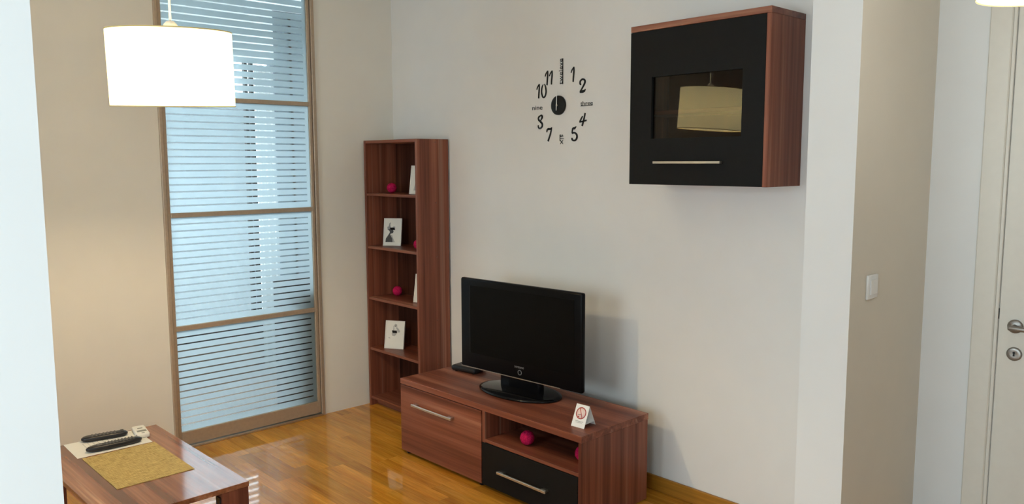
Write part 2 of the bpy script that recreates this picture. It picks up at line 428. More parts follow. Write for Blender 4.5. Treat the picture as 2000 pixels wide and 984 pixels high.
# parquet, one object per strip where the photograph shows the floor
PW, PL, PT = 0.07, 0.46, 0.012
plank_me = {}
def plank_mesh(length):
    k = round(length, 3)
    if k not in plank_me:
        bm = bmesh.new()
        add_box(bm, (-length / 2 + .0002, -PW / 2 + .0002, -PT), (length / 2 - .0002, PW / 2 - .0002, 0), 0)
        me = to_mesh(bm, 'plank'); me.materials.append(M_PLANK); plank_me[k] = me
    return plank_me[k]
far = bmesh.new()
row = 0
y = 0.0
while y > YF:
    yc = y - PW / 2
    x = -random.choice((0.0, 0.12, 0.23, 0.34)) - random.random() * 0.03
    x = round(x / 0.02) * 0.02
    while x < XR:
        x0, x1 = max(x, 0.0), min(x + PL, XR)
        if x1 - x0 > 0.015:
            if x0 < 2.65 and yc > -2.45:
                o = bpy.data.objects.new('plank', plank_mesh(x1 - x0)); C.objects.link(o)
                o.parent = floor; o.location = Vector(((x0 + x1) / 2, yc, 0)) - floor.location
            else:
                add_box(far, (x0 + .0002, yc - PW / 2 + .0002, -PT), (x1 - .0002, yc + PW / 2 - .0002, 0))
        x += PL
    y -= PW
y = 0.0
while y < YD:
    for i in range(6):
        add_box(far, (XB - .1 + i * PL, y + .0002, -PT), (XB - .1 + (i + 1) * PL - .0008, min(y + PW, YD) - .0002, 0))
    y += PW
fo = link('plank_field', to_mesh(far, 'plank_field'), M_PLANKS, floor, -floor.location)
fo['kind'] = 'stuff'
struct(box('baseboard_back', (0.58, -0.014, 0), (XA, 0.0, 0.071), M_SKIRT, bev=.003))

# ---------------------------------------------------------------- glazed sliding door in the left wall
d1 = struct(empty('door_1', (0, (DY0 + DY1) / 2, 0)))
d1y = (DY0 + DY1) / 2
def dbox(name, y0, y1, z0, z1, x0, x1, m, parent=d1, bev=.002):
    return box(name, (x0, y0 - d1y, z0), (x1, y1 - d1y, z1), m, parent, bev)
dbox('jamb', DY0, DY0 + .018, 0, DZ, -.06, .016, M_BRONZE)
dbox('jamb', DY1 - .022, DY1, 0, DZ, -.06, .016, M_BRONZE)
dbox('stile', DY0 + .020, DY0 + .038, .02, DZ - .01, -.03, .006, M_BRONZE)
dbox('stile', DY1 - .044, DY1 - .025, .02, DZ - .01, -.03, .006, M_BRONZE)
GY0, GY1 = DY0 + .038, DY1 - .044
RAILS = [(0.649, 0.676), (1.260, 1.285), (1.878, 1.902)]
for a, b in RAILS: dbox('rail', GY0, GY1, a, b, -.03, .008, M_BRONZE)
dbox('bottom_rail', GY0, GY1, .018, .092, -.03, .008, M_BRONZE)
dbox('top_rail', GY0, GY1, DZ - .04, DZ - .01, -.03, .008, M_BRONZE)
dbox('sill_track', DY0 + .018, DY1 - .022, 0, .014, -.05, .022, M_ALU)
edges = [.092] + [v for r in RAILS for v in r] + [DZ - .04]
strip_me = None
for i in range(0, 8, 2):
    z0, z1 = edges[i], edges[i + 1]
    pane = dbox('glass_pane', GY0, GY1, z0, z1, -.014, -.008, M_GLASS, bev=0)
    n = 16 if i > 0 else 15
    pitch = (z1 - z0) / n
    cz = (z0 + z1) / 2
    ly0, ly1 = -(GY1 - GY0) / 2, (GY1 - GY0) / 2
    for k in range(n):
        a, b = z0 + k * pitch + (.0038 if k else 0), z0 + (k + 1) * pitch - (.0038 if k < n - 1 else 0)
        box('frosted_strip', (.0032, ly0, a - cz), (.0040, ly1 - .022, b - cz), M_FILM, pane, bev=0)
    box('frosted_strip', (.0032, ly1 - .022, z0 - cz), (.0040, ly1, z1 - cz), M_FILM, pane, bev=0)

# the glazed balcony behind it
struct(box('floor_balcony', (-1.45, -3.1, -0.16), (-0.12, 0.7, -0.02), M_BALF, bev=0))
struct(box('ceiling_balcony', (-1.45, -3.1, CEIL), (-0.12, 0.7, CEIL + .1), M_BALW, bev=0))
struct(boxes('wall_balcony', [((-1.42, -3.1, 2.30), (-1.30, -.15, CEIL)), ((-1.42, .58, -.02), (-.12, .7, CEIL)), ((-1.42, -3.1, -.02), (-.12, -3.0, CEIL))], M_BALW))
struct(boxes('wall_balcony_pier', [((-1.42, -.15, -.02), (-1.30, .58, CEIL))], M_GREYP))
struct(boxes('wall_parapet', [((-1.40, -3.0, -.02), (-1.32, -.20, .26))], M_BALF))
struct(boxes('trim_1', [((-1.42, -3.0, .26), (-1.30, -.20, .34))], M_DARKBR))
w3 = struct(empty('window_4', (-1.36, -1.575, .34)))
for yy in (-2.4, -1.6, -.352, -.306): box('mullion', (-.02, yy - .012 + 1.575, 0), (.02, yy + .012 + 1.575, 1.96), M_DARKBR, w3)
struct(boxes('wall_neighbour', [((-5.6, -9, -3), (-5.0, 1.40, 2.35))], M_GREYWALL))
def curtain():
    bm = bmesh.new()
    n = 40
    cols = []
    for i in range(n + 1):
        yv = -.330 + .150 * i / n
        xv = .012 * math.sin(i / n * 2 * math.pi * 3)
        cols.append([bm.verts.new((xv + dx, yv, z)) for z in (0.02, 2.25) for dx in (0, .002)])
    for a, b in zip(cols, cols[1:]):
        bm.faces.new((a[0], b[0], b[2], a[2])); bm.faces.new((a[1], a[3], b[3], b[1]))
        bm.faces.new((a[2], b[2], b[3], a[3])); bm.faces.new((a[0], a[1], b[1], b[0]))
    for e in (cols[0], cols[-1]): bm.faces.new((e[0], e[2], e[3], e[1]))
    o = link('curtain', to_mesh(bm, 'curtain'), M_CURT, None, (-1.262, 0, 0), smooth=True)
    tag(o, 'narrow white curtain hanging at the balcony window behind the striped glass', 'curtain')
curtain()
lathe('downpipe', [(0, 0), (.009, 0), (.009, 2.62), (0, 2.62)], M_DARKBR, None, (-1.285, -.022, .0), seg=12)
tag(bpy.data.objects['downpipe'], 'thin dark vertical pipe on the balcony wall behind the striped glass', 'pipe')
cb = empty('balcony_cupboard', (-.215, -.46, -.02), (0, 0, 0), 'slim dark brown cupboard behind the lower right of the striped glass door', 'cupboard')
box('body', (-.065, -.265, 0), (.045, .265, .84), M_DARKBR, cb)
box('top', (-.070, -.272, .84), (.066, .272, .858), M_DARKBR, cb)
for z0 in (.03, .43): box('flap_door', (.045, -.262, z0), (.060, .262, z0 + .39), M_DARKBR, cb)

# ---------------------------------------------------------------- inner door on the right
d2 = struct(empty('door_2', (DX0, YD, 0)))
box('casing', (-.083, -.014, 0), (-.006, .0, DH + .06), M_DOOR, d2, .004)
box('casing', (DX1 - DX0 + .006, -.014, 0), (DX1 - DX0 + .083, .0, DH + .06), M_DOOR, d2, .004)
box('casing', (-.006, -.014, DH + .002), (DX1 - DX0 + .006, .0, DH + .06), M_DOOR, d2, .004)
box('frame_lining', (-.006, -.008, 0), (.006, .10, DH), M_DOOR, d2, .002)
leaf = box('door_leaf', (.0085, -.002, .006), (DX1 - DX0 - .006, .038, DH - .004), M_DOOR, d2, .002)
lc = leaf.location
box('latch_plate', (.0062, -.003, .945), (.0084, .004, .985), M_INK, d2, 0)
hx, hz = 3.437 - DX0, .923
lathe('rosette', [(0, .009), (.022, .009), (.026, .006), (.0265, 0), (0, 0)], M_NICKEL, leaf, Vector((hx, -.002, hz)) - lc, (R(90), 0, 0), 32)
lv = lathe('lever_neck', [(0, .045), (.009, .045), (.009, 0), (0, 0)], M_NICKEL, leaf, Vector((hx, -.011, hz)) - lc, (R(90), 0, 0), 20)
box('lever', (hx - .012 - lc.x, -.062 - lc.y, hz - .009 - lc.z), (hx + .115 - lc.x, -.046 - lc.y, hz + .009 - lc.z), M_NICKEL, leaf, .006, 3)
lathe('keyhole_rosette', [(0, .006), (.010, .006), (.022, .008), (.026, .005), (.0265, 0), (0, 0)], M_NICKEL, leaf, Vector((3.4395 - DX0, -.002, .817)) - lc, (R(90), 0, 0), 32)
poly('keyhole', [(-.003, -.008), (.003, -.008), (.002, .001), (.0045, .005), (.002, .009), (-.002, .009), (-.0045, .005), (-.002, .001)], .0022, M_INK, leaf, Vector((3.4395 - DX0, -.0085, .817)) - lc)

sw = empty('light_switch', (XB, -.082, 1.052), (0, 0, 0), 'white square rocker light switch on the beige side of the pier', 'switch')
box('plate', (0, -.043, 0), (.009, .043, .088), M_SWITCH, sw, .003, 2)
box('rocker', (.009, -.028, .016), (.0135, .028, .072), M_SWITCH, sw, .002)

# ---------------------------------------------------------------- bookcase
bx0, bx1, byf, bh = .0263, .5753, -.2436, 1.6824
bw, bd = bx1 - bx0, -byf - .012
bc = empty('bookcase', ((bx0 + bx1) / 2, byf + bd / 2, 0), (0, 0, 0), 'tall narrow open bookcase of red-brown wood laminate in the corner', 'bookcase')
hw, hd, tk = bw / 2, bd / 2, .018
for s in (-1, 1):
    box('side_panel', (min(s * hw, s * (hw - tk)), -hd, 0), (max(s * hw, s * (hw - tk)), hd, bh), W['Z'], bc)
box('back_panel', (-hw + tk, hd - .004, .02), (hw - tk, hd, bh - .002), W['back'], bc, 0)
box('top_panel', (-hw + tk, -hd + .002, bh - .018), (hw - tk, hd - .004, bh), W['X'], bc)
SH = [1.3589, 1.0295, .7050, .3813, .0617]
for z in SH: box('shelf', (-hw + tk, -hd + .004, z - .016), (hw - tk, hd - .004, z), W['X'], bc, .001)
box('plinth', (-hw + tk, -hd + .05, 0), (hw - tk, -hd + .066, SH[-1] - .016), W['X'], bc, 0)
for z in (.35, .62, 1.0, 1.32, 1.672):
    lathe('screw_cap', [(0, .0012), (.004, .001), (.005, 0), (0, 0)], W['edge'], bc, (hw, .02, z - .008), (0, R(90), 0), 12)

def ball(loc, r, label):
    bm = bmesh.new()
    bmesh.ops.create_uvsphere(bm, u_segments=28, v_segments=18, radius=r)
    for v in bm.verts:
        d = v.co.normalized()
        v.co *= 1 + .035 * math.sin(11 * d.x + 5 * d.z) * math.sin(9 * d.y - 7 * d.z) + .02 * math.sin(23 * d.z + 13 * d.x)
    zmin = min(v.co.z for v in bm.verts)
    o = link('yarn_ball', to_mesh(bm, 'yarn_ball'), M_PINK, None, (loc[0], loc[1], loc[2] - zmin), (0, 0, random.random() * 6), True)
    return tag(o, label, 'ball', 'raspberry pink yarn balls')
ball((.165, -.135, SH[0]), .0305, 'raspberry pink yarn ball on the topmost bookcase shelf')
ball((.462, -.155, SH[1]), .0305, 'raspberry pink ball mostly hidden by the bookcase side, on the shelf of the dark portrait')
ball((.140, -.090, SH[2]), .0305, 'raspberry pink yarn ball on the middle bookcase shelf, between the two portrait shelves')

def picture(corner, ang, w, h, kind, label, z):
    """easel frame; corner is its lower left front corner"""
    c, s = math.cos(ang), math.sin(ang)
    o = empty('picture_frame', (corner[0] + c * w / 2, corner[1] + s * w / 2, z), (0, 0, ang), label, 'picture', 'small white picture frames')
    tilt = R(-11)
    p = empty('frame_pivot') if False else None
    b = .006
    def T(me_o): me_o.rotation_euler = (tilt, 0, 0)
    fr = boxes('frame', [((-w / 2, 0, 0), (-w / 2 + b, .012, h)), ((w / 2 - b, 0, 0), (w / 2, .012, h)), ((-w / 2 + b, 0, 0), (w / 2 - b, .012, b)), ((-w / 2 + b, 0, h - b), (w / 2 - b, .012, h))], M_FRAMEW, o)
    T(fr)
    pr = boxes('print', [((-w / 2 + b, .003, b), (w / 2 - b, .011, h - b))], M_PAPER, o); T(pr)
    st = boxes('stand', [((-.015, 0, 0), (.015, .003, h * .72))], M_BLACK, o, (0, 0, 0))
    st.location = (0, .072, .001); st.rotation_euler = (R(28), 0, 0)
    W_, H_ = w - 2 * b, h - 2 * b
    def art(name, pts, m, d): poly(name, [(-W_ / 2 + x * W_, b + zz * H_) for x, zz in pts], d, m, pr, (0, .003, 0))
    if kind == 'smoke':
        art('figure', [(.08, .10), (.52, .10), (.50, .24), (.40, .34), (.36, .42), (.44, .44), (.53, .46), (.56, .52), (.52, .58), (.55, .62), (.42, .63), (.33, .60), (.27, .62), (.22, .58), (.31, .54), (.33, .48), (.22, .36), (.10, .24)], M_DARKPR, .0004)
        art('shirt', [(.52, .10), (.66, .10), (.55, .26), (.46, .40), (.40, .34), (.50, .24)], M_MIDPR, .0003)
        art('cloud', [(.18, .58), (.33, .57), (.38, .66), (.34, .78), (.36, .88), (.28, .84), (.24, .72), (.16, .70)], M_GREYPR, .0002)
        art('cloud', [(.42, .63), (.62, .64), (.66, .70), (.56, .73), (.48, .68)], M_MIDPR, .0002)
    elif kind == 'pale':
        art('figure', [(.36, .46), (.48, .44), (.58, .50), (.60, .58), (.52, .59), (.46, .56), (.44, .62), (.46, .72), (.44, .80), (.50, .88), (.58, .86), (.60, .80), (.54, .76), (.60, .72), (.66, .62), (.74, .58), (.80, .64), (.70, .74), (.62, .78), (.60, .90), (.50, .92), (.40, .82), (.40, .66), (.32, .54)], M_MIDPR, .0003)
        art('hair', [(.47, .80), (.57, .80), (.58, .87), (.50, .88)], M_GREYPR, .0004)
        art('face', [(.38, .46), (.50, .46), (.56, .53), (.50, .56), (.40, .52)], M_MIDPR, .0005)
        art('wing', [(.14, .36), (.26, .35), (.24, .38), (.16, .39)], M_MIDPR, .0002)
    else:
        art('figure', [(.2, .1), (.7, .1), (.6, .5), (.45, .7), (.3, .5)], M_MIDPR, .0003)
    return o
picture((.110, -.172), R(36), .117, .172, 'smoke', 'white framed dark portrait print on the second bookcase shelf from the top', SH[1] + .001)
picture((.140, -.199), R(31), .130, .176, 'pale', 'white framed pale sketch print on the lowest picture shelf of the bookcase', SH[3] + .001)
picture((.388, -.165), R(24), .117, .172, '', 'white frame half hidden behind the bookcase side, beside the ball on the top shelf', SH[0] + .001)
picture((.405, -.160), R(22), .117, .172, '', 'white frame nearly hidden behind the bookcase side on the middle shelf', SH[2] + .001)

# ---------------------------------------------------------------- TV bench
TH = .00763
SW, SD, SHT = 1.2813, .460, .410
c, s = math.cos(TH), math.sin(TH)
tb = empty('tv_bench', (.8717 + c * SW / 2 - s * SD / 2, -.5929 + s * SW / 2 + c * SD / 2, 0), (0, 0, TH), 'low red-brown laminate TV bench with one black drawer', 'tv bench')
def L(x, y): return (x - SW / 2, y - SD / 2)
def tbox(name, x0, x1, y0, y1, z0, z1, m, parent=tb, bev=.0012):
    a, b = L(x0, y0), L(x1, y1)
    return box(name, (a[0], a[1], z0), (b[0], b[1], z1), m, parent, bev)
ZT = .381
tbox('top', 0, SW, 0, SD, ZT, SHT, W['X'])
tbox('side_panel', 0, .018, .022, SD - .01, .012, ZT, W['Z'])
tbox('side_panel', SW - .018, SW, .001, SD - .004, .006, ZT, W['Z'])
tbox('middle_panel', .650, .672, .004, SD - .01, .03, ZT, W['Z'])
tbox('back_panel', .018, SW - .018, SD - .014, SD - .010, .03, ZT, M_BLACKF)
tbox('bottom_panel', .018, SW - .018, .022, SD - .014, .03, .046, W['X'])
tbox('shelf', .672, SW - .018, .004, SD - .014, .229, .245, W['X'])
tbox('plinth', .03, SW - .02, .05, .065, 0, .03, M_BLACKF, bev=0)
door = tbox('door', .001, .6475, 0, .018, .020, ZT - .004, W['X'])
drawer = tbox('drawer', .652, SW - .0195, 0, .018, .020, .227, M_BLACKF)
for x, y in ((.03, .03), (.62, .03), (SW - .05, .04)):
    a = L(x, y); lathe('foot', [(0, 0), (.012, 0), (.012, .02), (0, .02)], M_BLACK, tb, (a[0], a[1], 0), seg=14)
def bar_handle(parent, x0, x1, z, ysurf):
    """flat bar on two square feet; coordinates in the bench frame"""
    pl = parent.location
    a, b = L(x0, ysurf), L(x1, ysurf)
    h = box('handle', (a[0] - pl.x, a[1] - .030 - pl.y, z - .006 - pl.z), (b[0] - pl.x, a[1] - .020 - pl.y, z + .006 - pl.z), M_ALU, parent, .0015)
    for xx in (x0 + .004, x1 - .034):
        e = L(xx, ysurf)
        box('handle_foot', (e[0] - pl.x, e[1] - .0205 - pl.y, z - .006 - pl.z), (e[0] + .03 - pl.x, e[1] - pl.y, z + .006 - pl.z), M_STEEL, parent, .001)
bar_handle(door, .128, .452, .2945, 0)
bar_handle(drawer, .785, 1.098, .120, 0)
def tw(x, y, z):
    a = L(x, y); return tb.location + Vector((c * a[0] - s * a[1], s * a[0] + c * a[1], z))
ball(tw(.868, .092, .245), .0335, 'raspberry pink yarn ball in the open compartment of the TV bench')
ball(tw(1.178, .125, .245), .0335, 'raspberry pink ball peeping from behind the right end of the TV bench compartment')

# ---------------------------------------------------------------- television
tv = empty('television', (1.503, -.31, SHT), (0, 0, R(4.4)), 'black flat screen television on an oval glossy foot', 'television')
tw_, zb, zt = .800, .482 - SHT, .953 - SHT
box('housing', (-tw_ / 2, -.025, zb), (tw_ / 2, .004, zt), M_BEZEL, tv, .010, 3)
box('rear_housing', (-.31, .002, zb + .05), (.31, .062, zt - .05), M_BLACK, tv, .015, 2)
box('screen', (-tw_ / 2 + .075, -.0262, zb + .082), (tw_ / 2 - .045, -.0245, zt - .035), M_SCREEN, tv, 0)
box('speaker_slot', (-tw_ / 2 + .066, -.0258, zb + .082), (-tw_ / 2 + .0705, -.0245, zt - .035), M_INK, tv, 0)
box('bottom_trim', (-tw_ / 2 + .004, -.0265, zb + .001), (tw_ / 2 - .13, -.022, zb + .0045), M_ALU, tv, 0)
link('lettering', text_fit('SAMSUNG', .062, .0095), M_GREYMK, tv, (.012, -.0252, zb + .060))
lathe('power_ring', [(.0100, 0), (.0128, 0), (.0128, .0008), (.0100, .0008)], M_GREYMK, tv, (.016, -.0252, zb + .034), (R(90), 0, 0), 28, closed=True)
box('neck', (-.13, -.012, .012), (.13, .030, zb + .06), M_GLOSS, tv, .008, 2)
lathe('foot', [(0, 0), (.97, 0), (1.0, .004), (.99, .010), (.90, .014), (.30, .020), (0, .021)], M_GLOSS, tv, (0, -.008, 0), seg=56, sx=.245, sy=.145)

sb = empty('set_top_box', (1.015, -.235, SHT), (0, 0, R(10)), 'small rounded black box behind the left end of the television', 'electronics')
box('case', (-.085, -.055, .004), (.085, .055, .034), M_BLACK, sb, .012, 3)
for x in (-.06, .06):
    for yv in (-.035, .035): lathe('foot', [(0, 0), (.008, 0), (.008, .006), (0, .006)], M_BLACK, sb, (x, yv, 0), seg=12)

# no-smoking tent card
tc_ = empty('tent_card', (2.055, -.462, SHT), (0, 0, R(5)), 'small white folded no-smoking card standing on the TV bench', 'sign')
cw, chh, half = .070, .090, .042
th_ = math.atan2(half, chh); ln_ = math.hypot(half, chh)
fp = boxes('front_panel', [((-cw / 2, 0, 0), (cw / 2, .0012, ln_))], M_CARD, tc_, (0, 0, 0)); fp.location = (0, -half, 0.0003); fp.rotation_euler = (-th_, 0, 0)
bp_ = boxes('back_panel', [((-cw / 2, -.0012, 0), (cw / 2, 0, ln_))], M_CARD, tc_, (0, 0, 0)); bp_.location = (0, half, 0.0003); bp_.rotation_euler = (th_, 0, 0)
fl = boxes('tongue', [((-cw / 2, 0, 0), (cw / 2, half * 1.7, .0008))], M_CARD, tc_, (0, 0, 0)); fl.location = (0, -half * .84, .017)
lathe('prohibition_field', [(0, 0), (.0238, 0), (.0238, .0002), (0, .0002)], M_PINKTINT, fp, (0, 0, .062), (R(90), 0, 0), 36)
lathe('prohibition_ring', [(.0222, 0), (.0262, 0), (.0262, .0006), (.0222, .0006)], M_RED, fp, (0, 0, .062), (R(90), 0, 0), 40, closed=True)
box('prohibition_bar', (-.0225, -.0007, .0605), (.0225, -.0001, .0638), M_RED, fp, 0, rot=(0, R(62), 0))
poly('cigarette', [(-.012, -.0018), (.006, -.0018), (.006, .0018), (-.012, .0018)], .0004, M_GREYPR, fp, (-.002, 0, .056), (0, R(-8), 0))
poly('ember', [(-.003, -.003), (.003, -.003), (.003, .003), (-.003, .003)], .0005, M_RED, fp, (-.0095, 0, .0455))
boxes('print_line', [((-.022, -.0003, .0255), (.023, -.0001, .0275))], M_GREYPR, fp)
boxes('print_line', [((-.017, -.0003, .0205), (.017, -.0001, .0222))], M_GREYPR, fp)

# ---------------------------------------------------------------- wall cabinet
cx0, cx1, cyf, cz0, cz1 = 2.1273, 2.7755, -.2584, 1.452, 2.1129
cw_, cd_, chh_ = cx1 - cx0, -cyf, cz1 - cz0
wc = empty('wall_cabinet', ((cx0 + cx1) / 2, cyf / 2, cz0), (0, 0, 0), 'square wall cabinet with black door around a small glass window, red-brown sides', 'cabinet')
def cbox(name, x0, x1, y0, y1, z0, z1, m, parent=wc, bev=.0012):
    return box(name, (x0 - cw_ / 2, y0 - cd_ / 2, z0), (x1 - cw_ / 2, y1 - cd_ / 2, z1), m, parent, bev)
cbox('top_panel', 0, cw_, 0, cd_, chh_ - .024, chh_, W['edge'])
cbox('side_panel', 0, .018, .019, cd_, 0, chh_ - .024, W['Z'])
cbox('side_panel', cw_ - .019, cw_, .0005, cd_, 0, chh_ - .024, W['Z'])
cbox('bottom_panel', .018, cw_ - .019, .019, cd_, 0, .018, W['X'])
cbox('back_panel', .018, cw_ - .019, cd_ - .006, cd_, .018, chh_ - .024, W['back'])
cbox('inner_shelf', .018, cw_ - .019, .045, cd_ - .006, .292, .308, W['edge'])
ox0, ox1, oz0, oz1 = 2.2395 - cx0, 2.663 - cx0, 1.644 - cz0, 1.897 - cz0
dt = .018
dl = (.001 - cw_ / 2, 0 - cd_ / 2, .001)
cd = boxes('door', [((.001 - cw_ / 2, -cd_ / 2, .001), (cw_ - .0195 - cw_ / 2, -cd_ / 2 + dt, oz0)), ((.001 - cw_ / 2, -cd_ / 2, oz1), (cw_ - .0195 - cw_ / 2, -cd_ / 2 + dt, chh_ - .026)),
                    ((.001 - cw_ / 2, -cd_ / 2, oz0), (ox0 - cw_ / 2, -cd_ / 2 + dt, oz1)), ((ox1 - cw_ / 2, -cd_ / 2, oz0), (cw_ - .0195 - cw_ / 2, -cd_ / 2 + dt, oz1))], M_BLACKF, wc, (0, -cd_ / 2, .001))
q = cd.location
def cdb(name, x0, x1, y0, y1, z0, z1, m, bev=.001):
    return box(name, (x0 - cw_ / 2 - q.x, y0 - cd_ / 2 - q.y, z0 - q.z), (x1 - cw_ / 2 - q.x, y1 - cd_ / 2 - q.y, z1 - q.z), m, cd, bev)
cdb('glass_pane', ox0, ox1, .012, .016, oz0, oz1, M_CABGLASS, 0)
hz0 = 1.545 - cz0
cdb('handle', 2.271 - cx0, 2.590 - cx0, -.028, -.018, hz0 - .005, hz0 + .005, M_ALU)
for xx in (2.275, 2.562): cdb('handle_foot', xx - cx0, xx + .024 - cx0, -.0185, 0, hz0 - .005, hz0 + .005, M_STEEL)

# ---------------------------------------------------------------- wall clock made of separate numerals
ck = empty('wall_clock', (1.4657, 0, 1.8337), (0, 0, 0), 'wall clock of loose black numerals and number words round a small black disc', 'clock')
lathe('dial_disc', [(0, .012), (.046, .012), (.0485, .010), (.0485, 0), (0, 0)], M_INK, ck, (0, 0, 0), (R(90), 0, 0), 48)
poly('hour_hand', [(-.0028, -.002), (.0028, -.002), (.0022, .047), (-.0008, .047)], .001, M_ALU, ck, (-.004, -.0135, 0), (0, 0, 0))
poly('minute_hand', [(-.0022, -.026), (.0016, -.026), (.0032, 0), (.0014, .080), (-.0006, .080), (-.0024, 0)], .001, M_CARD, ck, (-.005, -.0155, 0), (0, R(2), 0))
lathe('hand_cap', [(0, .004), (.005, .003), (.006, 0), (0, 0)], M_ALU, ck, (-.004, -.0135, 0), (R(90), 0, 0), 16)
NB = {'11a': (1.3652, 1.3906, 1.9400, 2.0135), '11b': (1.3957, 1.4223, 1.9414, 2.0114), '10a': (1.3047, 1.3296, 1.8771, 1.9503), '10b': (1.3382, 1.3768, 1.8771, 1.9474),
      'nine': (1.2724, 1.3469, 1.8185, 1.8401), '1': (1.5466, 1.5725, 1.9436, 2.0174), '2': (1.6040, 1.6458, 1.8872, 1.9557), 'three': (1.6115, 1.6922, 1.8250, 1.8449),
      '8': (1.3128, 1.3500, 1.7204, 1.7927), '7': (1.3777, 1.4171, 1.6529, 1.7249), 'six': (1.4748, 1.5016, 1.6366, 1.6866), '5': (1.5514, 1.5936, 1.6524, 1.7249),
      '4': (1.6040, 1.6538, 1.7230, 1.7888), 'tweleve': (1.4642, 1.4883, 1.9380, 2.0651)}
B_, T_ = .0088, .006
DIG = {
    '1': [[(.05, .62, .005), (.30, .80, T_), (.78, .98, .006)], [(.80, 1.0, .005), (.78, .7, B_), (.66, .3, B_), (.60, .0, .0075)]],
    '0': [[(.36, .98, .004), (.14, .75, .0075), (.08, .42, .0085), (.25, .12, .0085), (.5, .04, .0085), (.78, .16, .0085), (.92, .45, .0085), (.82, .78, .0085), (.62, 1.0, .004)]],
    '2': [[(.26, .58, .008), (.10, .66, .009), (.16, .84, .009), (.5, .95, .009), (.84, .86, .010), (.84, .66, .010), (.5, .36, .008), (.16, .10, .008)], [(.08, .07, .012), (.5, .08, .014), (.78, .12, .011), (.96, .24, .003)]],
    '4': [[(.46, .76, .006), (.28, .58, .008), (.08, .34, .008)], [(.04, .34, .009), (.5, .37, .008), (.97, .43, .008)], [(.78, .98, .008), (.62, .5, .009), (.40, .02, .010)]],
    '5': [[(.24, .87, .012), (.5, .87, .012), (.78, .98, .004)], [(.24, .88, .008), (.16, .70, .008), (.14, .52, .008)], [(.12, .53, .009), (.5, .56, .009), (.82, .46, .010), (.92, .27, .011), (.74, .08, .010), (.42, .03, .009), (.14, .10, .009), (.14, .22, .008)]],
    '7': [[(.06, .66, .005), (.10, .82, .009), (.35, .89, .012), (.70, .89, .010), (.98, 1.0, .003)], [(.92, .96, .006), (.74, .6, .009), (.50, .3, .009), (.28, .02, .010)]],
    '8': [[(.86, .94, .010), (.55, .93, .008), (.16, .80, .009), (.20, .64, .010), (.55, .50, .011), (.88, .34, .011), (.86, .16, .010), (.52, .03, .009), (.18, .08, .008), (.10, .26, .007)], [(.86, .94, .011), (.86, .78, .010), (.64, .62, .006), (.5, .54, .004)]]}
def nb(key): x0, x1, z0, z1 = NB[key]; return (x0 - 1.4657, x1 - 1.4657, z0 - 1.8337, z1 - 1.8337)
def numeral(chars):
    lines = []
    for ch, key in chars:
        x0, x1, z0, z1 = nb(key)
        for ls in DIG[ch]: lines.append([(x0 + (x1 - x0) * a, z0 + (z1 - z0) * b, w * .95) for a, b, w in ls])
    strokes('numeral', lines, M_INK, ck, (0, 0, 0))
for chars in ([('1', '1')], [('2', '2')], [('4', '4')], [('5', '5')], [('7', '7')], [('8', '8')], [('1', '10a'), ('0', '10b')], [('1', '11a'), ('1', '11b')]): numeral(chars)
def word(body, key, rot):
    x0, x1, z0, z1 = nb(key)
    w, h = (x1 - x0, z1 - z0) if rot == 0 else (z1 - z0, x1 - x0)
    return link('numeral', text_fit(body, w, h), M_INK, ck, ((x0 + x1) / 2, -.0012, (z0 + z1) / 2), (0, rot, 0))
wd = word('three', 'three', 0); box('underline', (-.0385, -.0018, -.0135), (.0385, .0006, -.0107), M_INK, wd, 0)
word('nine', 'nine', 0)
wd = word('tweleve', 'tweleve', R(-90)); box('underline', (-.0635, -.0018, -.0172), (.0635, .0006, -.0125), M_INK, wd, 0)
wd = word('six', 'six', R(90)); box('underline', (-.025, -.0018, -.0165), (.008, .0006, -.0135), M_INK, wd, 0)

# ---------------------------------------------------------------- coffee table and what lies on it
TA = R(1.05)
ct = empty('coffee_table', (1.2275, -2.050, 0), (0, 0, TA), 'low wooden coffee table under the pendant lamp', 'table')
tlx, tly, tz = .4365, .2375, .42
box('tabletop', (-tlx, -tly, tz - .019), (tlx, tly, tz), W['table'], ct, .001)
for sx in (-1, 1):
    for sy in (-1, 1):
        xa, xb = sorted((sx * (tlx - .002), sx * (tlx - .042))); ya, yb = sorted((sy * (tly - .002), sy * (tly - .100)))
        lg = box('leg', (xa, ya, 0), (xb, yb, tz - .019), W['Z'], ct)
    # inner dark strip beside the legs
for sx in (-1, 1):
    xa, xb = sorted((sx * (tlx - .010), sx * (tlx - .040)))
    box('dark_strip', (xa, tly - .106, tz - .14), (xb, tly - .100, tz - .036), M_BLACK, ct, 0)
def tp(x, y, z=0): return (x, y, tz + z)
mat_ = boxes('placemat', [((-.2, -.135, 0), (.2, .135, .0022))], M_STRAW, None, (0, 0, 0)); mat_.location = tp(1.2145, -2.039, .0002); mat_.rotation_euler = (0, 0, R(.6))
tag(mat_, 'straw coloured woven placemat on the coffee table', 'placemat')
pa = empty('printed_sheet', tp(.899, -2.048, .0002), (0, 0, R(-.6)), 'white printed sheet of paper lying under the remote controls', 'paper')
boxes('sheet', [((-.102, -.139, 0), (.102, .139, .0004))], M_PAPER, pa)
boxes('printed_table', [((-.06, y0, .0004), (.05, y0 + .0012, .0006)) for y0 in (-.080, -.062, -.044, -.026, -.008, .010, .028, .046)] + [((x0, -.080, .0004), (x0 + .001, .047, .0006)) for x0 in (-.06, .0, .049)], M_GREYPR, pa)

